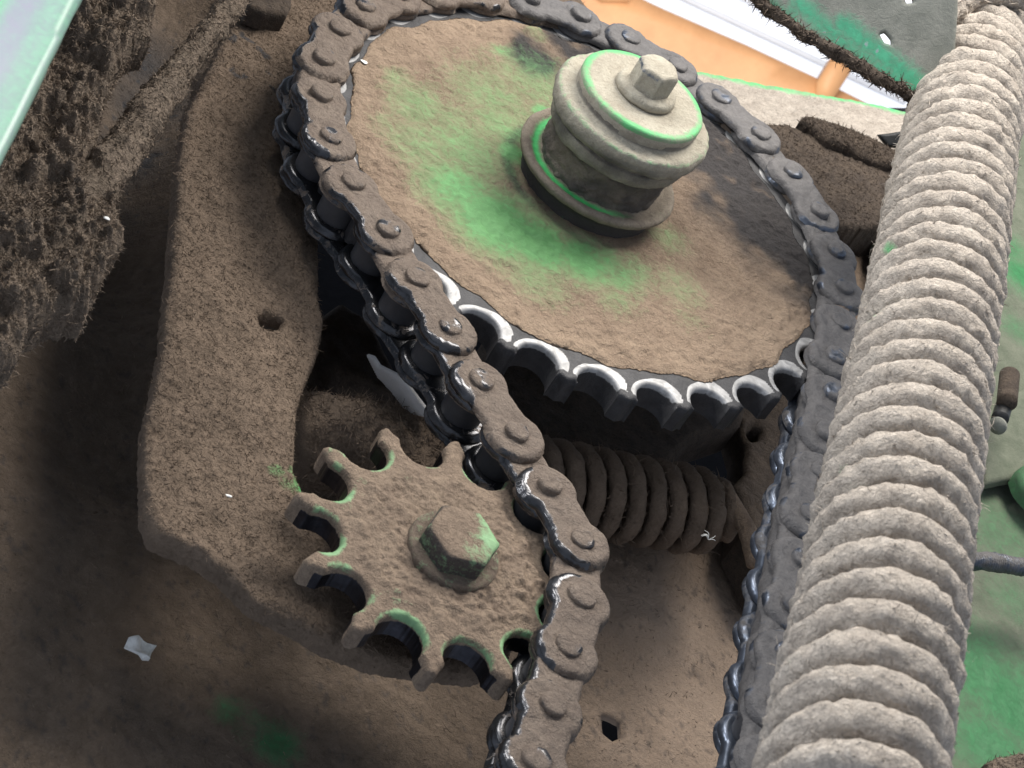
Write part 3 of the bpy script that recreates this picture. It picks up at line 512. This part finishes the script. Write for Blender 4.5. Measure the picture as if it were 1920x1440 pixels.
# dust covered web: thin crust over the disc
th_ = np.linspace(0, 2*np.pi, 220, endpoint=False)
r_ = 4.25+0.05*np.sin(th_*7+1)+0.04*np.sin(th_*17)+0.03*np.sin(th_*31+2)+0.10*np.exp(-((th_-6.0)/0.25)**2)
V, F, d, side, n0 = relief_mesh([np.c_[r_*np.cos(th_), r_*np.sin(th_)]], 0.032, 0.02, 0.035, ((0.5, 0.02, 2), (3.0, 0.025, 3), (9, 0.024, 3)), 92, 0.02)
V[:, 2] += 0.035
rr = np.hypot(V[:, 0], V[:, 1])
V[:n0, 2] += 0.055*sstep(2.3, 4.0, rr[:n0])*np.clip(0.2+1.6*fbm(V[:n0], 5.5, 3, 8), 0, 2)*sstep(0, .15, d[:n0])
Pw = np.c_[V[:, :2], np.full(len(V), ZF)]
g = blobs(Pw, [(-2.162, -1.552, -0.36, 0.922, 0.85), (-1.479, -1.96, -0.36, 1.01, 1.05), (-0.73, -2.043, -0.36, 0.783, 1.05), (0.017, -1.992, -0.36, 0.696, 0.95), (0.681, -1.997, -0.36, 0.512, 0.7), (-2.504, -0.904, -0.36, 1.027, 0.5), (-0.768, -2.886, -0.36, 0.813, 0.5), (-1.884, -0.481, -0.36, 0.568, 0.62), (-1.35, 0.037, -0.36, 0.385, 0.9), (-0.86, 1.569, -0.36, 0.339, 0.95), (0.48, -1.704, -0.36, 0.421, 0.72), (0.959, -1.687, -0.36, 0.564, 0.5), (-3.531, 0.693, -0.36, 0.433, 0.5), (-3.094, 0.214, -0.36, 0.858, 0.55), (-2.412, 0.072, -0.36, 0.955, 0.5), (-1.745, 1.344, -0.36, 1.184, 0.52), (-3.546, -0.725, -0.36, 0.652, 0.42), (-1.11, 2.304, -0.36, 1.214, 0.5), (-2.178, -0.38, -0.36, 1.137, 0.62), (-2.794, -0.804, -0.36, 1.028, 0.55), (-1.591, 0.649, -0.36, 0.876, 0.6), (-1.22, 3.973, -0.36, 0.314, 0.62), (-1.764, 2.848, -0.36, 0.306, 0.6), (-1.108, 3.878, -0.36, 0.251, 0.55), (1.524, -0.473, -0.36, 0.485, 0.45), (0.606, -2.588, -0.36, 0.551, 0.42), (1.931, -2.337, -0.36, 0.466, 0.28), (-1.11, 2.304, -0.36, 0.708, 0.3), (1.733, -1.633, -0.36, 0.662, 0.4), (-2.224, 1.161, -0.36, 0.882, 0.35)])
g = g-0.3*np.clip(rr-3.5, 0, 1)
dkk = np.clip(0.5*np.exp(-((rr-1.45)/0.16)**2)*sstep(0.3, 1.2, -V[:, 0])+blobs(Pw, [(3.537, 2.716, -0.36, 1.681, 1.3), (3.924, 1.36, -0.36, 1.537, 1.25), (2.895, 3.457, -0.36, 1.7, 1.3), (4.071, -0.212, -0.36, 0.794, 0.6), (-1.164, 3.124, -0.36, 0.617, 0.75), (-0.374, 4.076, -0.36, 0.632, 0.9), (-1.385, 3.31, -0.36, 0.515, 0.6), (2.541, 0.935, -0.36, 0.805, 0.6), (0.348, 4.994, -0.36, 0.647, 0.9)])*(0.9+0.8*fbm(V, 2.0, 3, 41)), 0, 1)  # first term paints the shade ring around the left of the hub foot
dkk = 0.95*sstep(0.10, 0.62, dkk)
wg = blobs(Pw, [(1.928, -1.514, -0.36, 0.57, 0.5), (1.543, -2.024, -0.36, 0.562, 0.3)])
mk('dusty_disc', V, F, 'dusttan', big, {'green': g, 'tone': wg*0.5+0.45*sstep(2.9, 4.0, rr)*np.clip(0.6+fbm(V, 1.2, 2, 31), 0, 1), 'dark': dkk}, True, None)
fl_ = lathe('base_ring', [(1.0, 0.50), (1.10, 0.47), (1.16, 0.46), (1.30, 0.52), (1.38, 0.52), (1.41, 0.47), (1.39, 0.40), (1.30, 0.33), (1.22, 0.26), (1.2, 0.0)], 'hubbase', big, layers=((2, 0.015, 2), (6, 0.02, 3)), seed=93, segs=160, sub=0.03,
      attrs=lambda V: {'green': 0.85*np.exp(-((np.hypot(V[:, 0], V[:, 1])-1.15)/0.07)**2)*sstep(-0.4, 0.9, -V[:, 0]*0.9-V[:, 1]*0.25+.3)*(V[:, 2] > 0.42)+0.1, 'dark': 0.9*(V[:, 2] < 0.36)})  # dark: shade painted under the lip of the ring
def hub_attr(V):
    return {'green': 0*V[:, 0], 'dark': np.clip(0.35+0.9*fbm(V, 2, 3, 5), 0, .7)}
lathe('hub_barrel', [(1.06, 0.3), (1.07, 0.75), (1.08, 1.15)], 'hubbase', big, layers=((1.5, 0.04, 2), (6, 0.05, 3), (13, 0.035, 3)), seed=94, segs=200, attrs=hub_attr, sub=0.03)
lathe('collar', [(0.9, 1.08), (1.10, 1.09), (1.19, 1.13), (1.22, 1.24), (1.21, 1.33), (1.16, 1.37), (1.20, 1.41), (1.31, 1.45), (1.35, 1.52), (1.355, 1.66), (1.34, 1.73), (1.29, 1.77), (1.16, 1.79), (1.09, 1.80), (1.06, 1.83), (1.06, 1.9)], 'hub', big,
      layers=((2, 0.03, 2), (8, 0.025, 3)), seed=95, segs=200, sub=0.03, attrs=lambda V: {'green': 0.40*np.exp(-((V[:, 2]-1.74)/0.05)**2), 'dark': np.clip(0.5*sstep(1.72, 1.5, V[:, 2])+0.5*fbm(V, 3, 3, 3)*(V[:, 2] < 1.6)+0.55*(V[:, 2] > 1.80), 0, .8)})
lathe('cap', [(1.05, 1.80), (1.08, 1.93), (1.08, 2.04), (1.05, 2.075), (0.95, 2.08), (0.6, 2.075), (0.3, 2.075)], 'hub', big, layers=((3, 0.006, 2),), seed=96, segs=160, sub=0.03,
      attrs=lambda V: {'green': 0.70*np.exp(-((np.hypot(V[:, 0], V[:, 1])-1.03)/0.09)**2)*(0.85+0.6*fbm(V, 1.5, 2, 4))*(V[:, 2] > 2.0)+0.1})
bo = lathe('bolt_washer', [(0.2, 2.07), (0.50, 2.08), (0.52, 2.13), (0.50, 2.21), (0.44, 2.24), (0.2, 2.24)], 'hub', big, layers=((5, 0.015, 3),), seed=97, segs=72, sub=0.03, attrs=lambda V: {'green': np.full(len(V), 0.18)})
hexhead('bolt', 0.36, 0.42, 'hub', big, (0.0, 0.0, 2.22), rot=math.radians(10), layers=((7, 0.008, 2),), attrs=lambda V: {'green': np.full(len(V), 0.15), 'metal': 0.62*np.exp(-((V[:, 2]-0.36)/0.05)**2)*(V[:, 0] < 0)})

# ================================================================== idler sprocket
ZI = -0.50; IC = (-1.57, -9.02)
idl = empty('idler_sprocket', (IC[0], IC[1], ZI), 'small worn toothed wheel with green paint specks, bolted to the bracket plate', 'sprocket')
ring = toothed(12, 1.80, 0, 0, 0.335, 2.10, math.radians(16), 0.065, 16)
V, F, d, side, n0 = relief_mesh([ring], 0.022, 0.42, 0.10, ((1.2, 0.02, 2),), 101, 0.006, 0.8)
rr = np.hypot(V[:, 0], V[:, 1])
top = side == 0
cr = sstep(0.10, 0.35, d)*sstep(1.75, 1.35, rr)
V[top, 2] += (cr*(0.05+0.05*fbm(V, 5, 3, 6))+(0.3+0.7*cr)*0.042*fbm(V, 13, 3, 7))[top]
V[top, 2] += (0.05*sstep(1.65, 2.0, rr)*fbm(V, 5, 3, 9))[top]
V[top, 2] += (0.12*sstep(0.2, 1.1, V[:, 0]-0.3*V[:, 1])*cr*np.abs(fbm(V, 5, 3, 12)))[top]
gg_ = np.where(top, 0.50*np.clip(0.75+1.6*fbm(V, 2.6, 2, 44), 0.1, 1)*sstep(0.13, 0.03, d)*sstep(2.0, 1.8, rr)+0.14, 0.0)+0.5*fbm(V, 2.2, 2, 15)*top
gg_[top & (cr > .6)] -= 0.12
mk('toothed_wheel', V, F, 'idler', idl, {'green': gg_, 'metal': np.where(side > 0.2, 0.8, 0.0)*(rr < 2.0)}, True, None)
lathe('washer', [(0.3, 0.12), (0.63, 0.13), (0.65, 0.08), (0.66, -0.02)], 'idler', idl, layers=((4, 0.02, 3),), seed=102, segs=64, sub=0.03, loc=(0.08, -0.08, 0), attrs=lambda V: {'green': np.full(len(V), 0.36), 'dark': np.full(len(V), 0.35), 'metal': 0*V[:, 0]})
hexhead('bolt', 0.53, 0.35, 'idler', idl, (0.08, -0.08, 0.09), rot=math.radians(-20), layers=((3, 0.03, 3), (9, 0.012, 2)), seed=4,
        attrs=lambda V: {'green': np.where(V[:, 2] > 0.32, 0.22+0.4*sstep(-0.1, 0.5, V[:, 0]+0.1)+0.25*fbm(V, 3, 2, 2), 0.40), 'dark': 0.75*(V[:, 2] < 0.33), 'metal': 0*V[:, 0]})
lathe('spindle', [(0.45, -0.30), (0.45, -1.1)], 'darkdust', idl, segs=40)

# ================================================================== roller chain
def link_outline(r=0.47, w=0.345, n=18):
    """figure-eight link plate with its pins at (0,0) and (1,0)"""
    out = []
    h = math.radians(52)
    for k in range(n+1):
        a = h+(2*math.pi-2*h)*k/n; out.append((r*math.cos(a), r*math.sin(a)))
    ya = -r*math.sin(h)
    for k in range(1, 6):
        t = k/6; x = r*math.cos(h)+(1-2*r*math.cos(h))*t; out.append((x, ya+(abs(ya)-w)*math.sin(math.pi*t)*1.0 if abs(ya) > w else ya-0.0))
    for k in range(n+1):
        a = -math.pi+h+(2*math.pi-2*h)*k/n; out.append((1+r*math.cos(a), r*math.sin(a)))
    for k in range(1, 6):
        t = k/6; x = 1-r*math.cos(h)-(1-2*r*math.cos(h))*t; out.append((x, -ya-(abs(ya)-w)*math.sin(math.pi*t) if abs(ya) > w else -ya))
    return np.array(out)
LO = link_outline(0.47, 0.375)
plates = {}
def plate_mesh(seed, front, grey):
    key = (seed, front, grey)
    if key in plates: return plates[key]
    lay = ((1.6, 0.025, 2), (4, 0.038, 3), (11, 0.022, 3)) if front else ((2, 0.004, 2),)
    V, F, d, side, n0 = relief_mesh([LO], 0.032, 0.12, 0.11, lay, 200+seed, 0.008 if front else 0.0, 0.95)
    nz = fbm(np.c_[V[:, :2], np.full(len(V), seed*5.0)], 2.2, 3, seed)
    if front:
        gl = 0.45*sstep(0.20, 0.08, d)*(V[:, 1] > 0.1)*(0.3+1.4*np.clip(fbm(V, 1.3, 2, seed+50)+0.3, 0, 1))*(0 if grey else 1)
        m_ = 0.38*sstep(0.13, 0.03, d)+0.6*nz+0.02
        m_ = np.where(side > 0, 0.30+0.65*nz, m_+gl)
    else: m_ = np.where(side > 0, 0.9, 0.62+0.45*nz)
    o = mk('link_plate', V, F, 'chaingrey' if grey else 'chain', None, {'metal': m_})
    me = o.data; bpy.data.objects.remove(o); plates[key] = me; return me
def pin_mesh(seed, grey=False):
    key = ('pin', seed, grey)
    if key in plates: return plates[key]
    o = lathe('pin_head', [(0.001, 0.085), (0.12, 0.088), (0.16, 0.082), (0.182, 0.06), (0.188, 0.0), (0.188, -0.1)], 'chaingrey' if grey else 'chain', None, segs=28, layers=((5, 0.022, 2), (13, 0.012, 2)), seed=seed, sub=0.025,
              attrs=lambda V: {'metal': 0.30+0.6*fbm(V+seed, 4, 2, seed)})
    me = o.data; bpy.data.objects.remove(o); plates[key] = me; return me
o = lathe('roller', [(0.17, -0.37), (0.30, -0.37), (0.315, -0.40), (0.315, -0.80), (0.30, -0.83), (0.17, -0.83)], 'roller', None, segs=40)
ROL = o.data; bpy.data.objects.remove(o)
def place(me, name, parent, loc, ang=0.0, sc=(1, 1, 1)):
    o = bpy.data.objects.new(name, me); C.objects.link(o); o.parent = parent; o.location = loc; o.rotation_euler = (0, 0, ang); o.scale = sc; return o
PINS = [(-1.045, -17.209), (-0.882, -16.223), (-0.718, -15.236), (-0.554, -14.25), (-0.391, -13.263), (-0.227, -12.277), (-0.07, -11.353), (0.098, -10.318), (0.245, -9.374), (0.198, -8.352), (-0.333, -7.584), (-0.89, -6.784), (-1.505, -6.001), (-2.068, -5.14), (-2.682, -4.356), (-3.246, -3.513), (-3.906, -2.761), (-4.395, -1.889), (-4.691, -0.934), (-4.783, 0.062), (-4.666, 1.055), (-4.344, 2.002), (-3.833, 2.861), (-3.154, 3.596), (-2.338, 4.173), (-1.419, 4.568), (-0.438, 4.763), (0.561, 4.75), (1.537, 4.53), (2.445, 4.111), (3.246, 3.513), (3.906, 2.761), (4.395, 1.889), (4.691, 0.934), (4.783, -0.062), (4.666, -1.055), (4.5, -2.049), (4.408, -3.012), (4.225, -4.033), (4.058, -5.025), (3.832, -6.047), (3.668, -7.034), (3.503, -8.02), (3.338, -9.007), (3.174, -9.993), (3.009, -10.979), (2.845, -11.966), (2.68, -12.952), (2.515, -13.938), (2.351, -14.925)]
chain = empty('roller_chain', (PINS[13][0], PINS[13][1], 0), 'greasy dust-coated roller chain running over both sprockets', 'chain')
CO = np.array([PINS[13][0], PINS[13][1], 0])
rnd = random.Random(4)
for k in range(len(PINS)-1):
    a = np.array(PINS[k]); b = np.array(PINS[k+1]); dv = b-a; L = math.hypot(*dv); an = math.atan2(dv[1], dv[0])
    outer = (k % 2 == 1); grey = k > 24
    zf, zb = (-0.10, -0.93) if outer else (-0.20, -0.80)
    loc = np.array([a[0], a[1], 0])-CO
    jit = rnd.uniform(-0.012, 0.012)
    f_ = place(plate_mesh(rnd.randrange(5), True, grey), 'link_plate', chain, (loc[0], loc[1], zf+jit), an, (L, 1, 1))
    place(plate_mesh(7+rnd.randrange(2), False, grey), 'link_plate', chain, (loc[0], loc[1], zb), an, (L, 1, 1))
    place(ROL, 'roller', chain, (loc[0], loc[1], 0), rnd.uniform(0, 6))
    if outer:
        for t in (0, 1):
            s_ = rnd.uniform(0.92, 1.1)
            place(pin_mesh(rnd.randrange(5), grey), 'pin_head', f_, (t, 0, -0.005), rnd.uniform(0, 6), (s_/L, s_, rnd.uniform(0.8, 1.15)))

for i0, i1 in ((20, 36), (36, 44)):
    gp_ = spline([(x-CO[0], y-CO[1], -0.56) for x, y in PINS[i0:i1+1]], (i1-i0)*14)
    sweep('packed_grime', gp_+CO*[1, 1, 0], 0.36, 'chain' if i0 < 24 else 'chaingrey', segs=26, layers=((2.2, 0.07, 2), (6, 0.05, 3)), seed=110+i0, attrs=lambda V: {'metal': 0*V[:, 0]}).parent = chain
for o in chain.children:
    if o.name.startswith('packed_grime'): o.matrix_parent_inverse = Matrix.Translation(chain.location).inverted()

# ================================================================== small debris
fz = empty('lint_tuft', (3.132, -5.335, -1.9), 'tiny star-shaped pale lint tuft stuck on the lower spring near its hooked end', 'lint')
for k in range(7):
    q = random.Random(k+60); a = q.uniform(0, 6.28); L_ = q.uniform(0.08, 0.2)
    sweep('strand', spline([(0, 0, 0), (L_*.5*math.cos(a), L_*.5*math.sin(a), 0.06), (L_*math.cos(a+.3), L_*math.sin(a+.3), 0.05)], 8), 0.005, 'flake', fz, segs=6)
def square_chip(c, r):
    q = random.Random(9); pts = [(c[0]+r*x, c[1]+r*y, c[2]+0.10*r*z) for x, y, z in ((-1.1, .55, 0), (-.5, .95, 1), (.3, .7, 0), (1.0, .75, 1), (.8, .1, 0), (.75, -.8, 0), (.3, -.95, 1), (-.1, -.6, 0), (-1.2, -.45, 0))]
    o = slab('paint_flake', pts, 'flake', res=0.015, thick=0.03, edge=0.01, layers=((3.2, 0.09, 2, 'ridge'), (9, 0.03, 2)), seed=9)
    return o
def chip(name, c, r, m, label, cat, seed, group=None, nz=(0, 0, 1)):
    q = random.Random(seed); pts = []
    for k in range(9):
        a = k*2*math.pi/9; rr_ = r*q.uniform(0.7, 1.2); pts.append((c[0]+rr_*math.cos(a)*1.25, c[1]+rr_*math.sin(a)*0.8, c[2]+0.25*rr_*math.sin(a*2+1)*0))
    o = slab(name, pts, m, res=max(r/7, 0.008), thick=r*0.25, edge=r*0.1, layers=((3/r*0.3, r*0.35, 2),), seed=seed)
    return tag(o, label, cat, group)
tag(square_chip((-4.596, -9.607, -3.7), 0.19), 'crumpled pale square flake lying on the dusty back panel, lower left', 'flake')
chip('paint_flake', (-4.385, -8.717, -1.3), 0.035, 'flake', 'tiny white speck on the lower part of the brown bracket plate', 'flake', 2)
chip('paint_flake', (-4.106, 0.749, -0.3), 0.06, 'flake', 'pale green crumb on the disc rim beside the chain, top left', 'flake', 3)
chip('paint_flake', (-7.166, -6.511, 0.5), 0.04, 'flake', 'tiny pale straw bit on the matted dust at the left', 'flake', 4)
chip('paint_flake', (2.778, -12.957, 4.064), 0.06, 'flake', 'white flake stuck to the right side of the big spring', 'flake', 5)
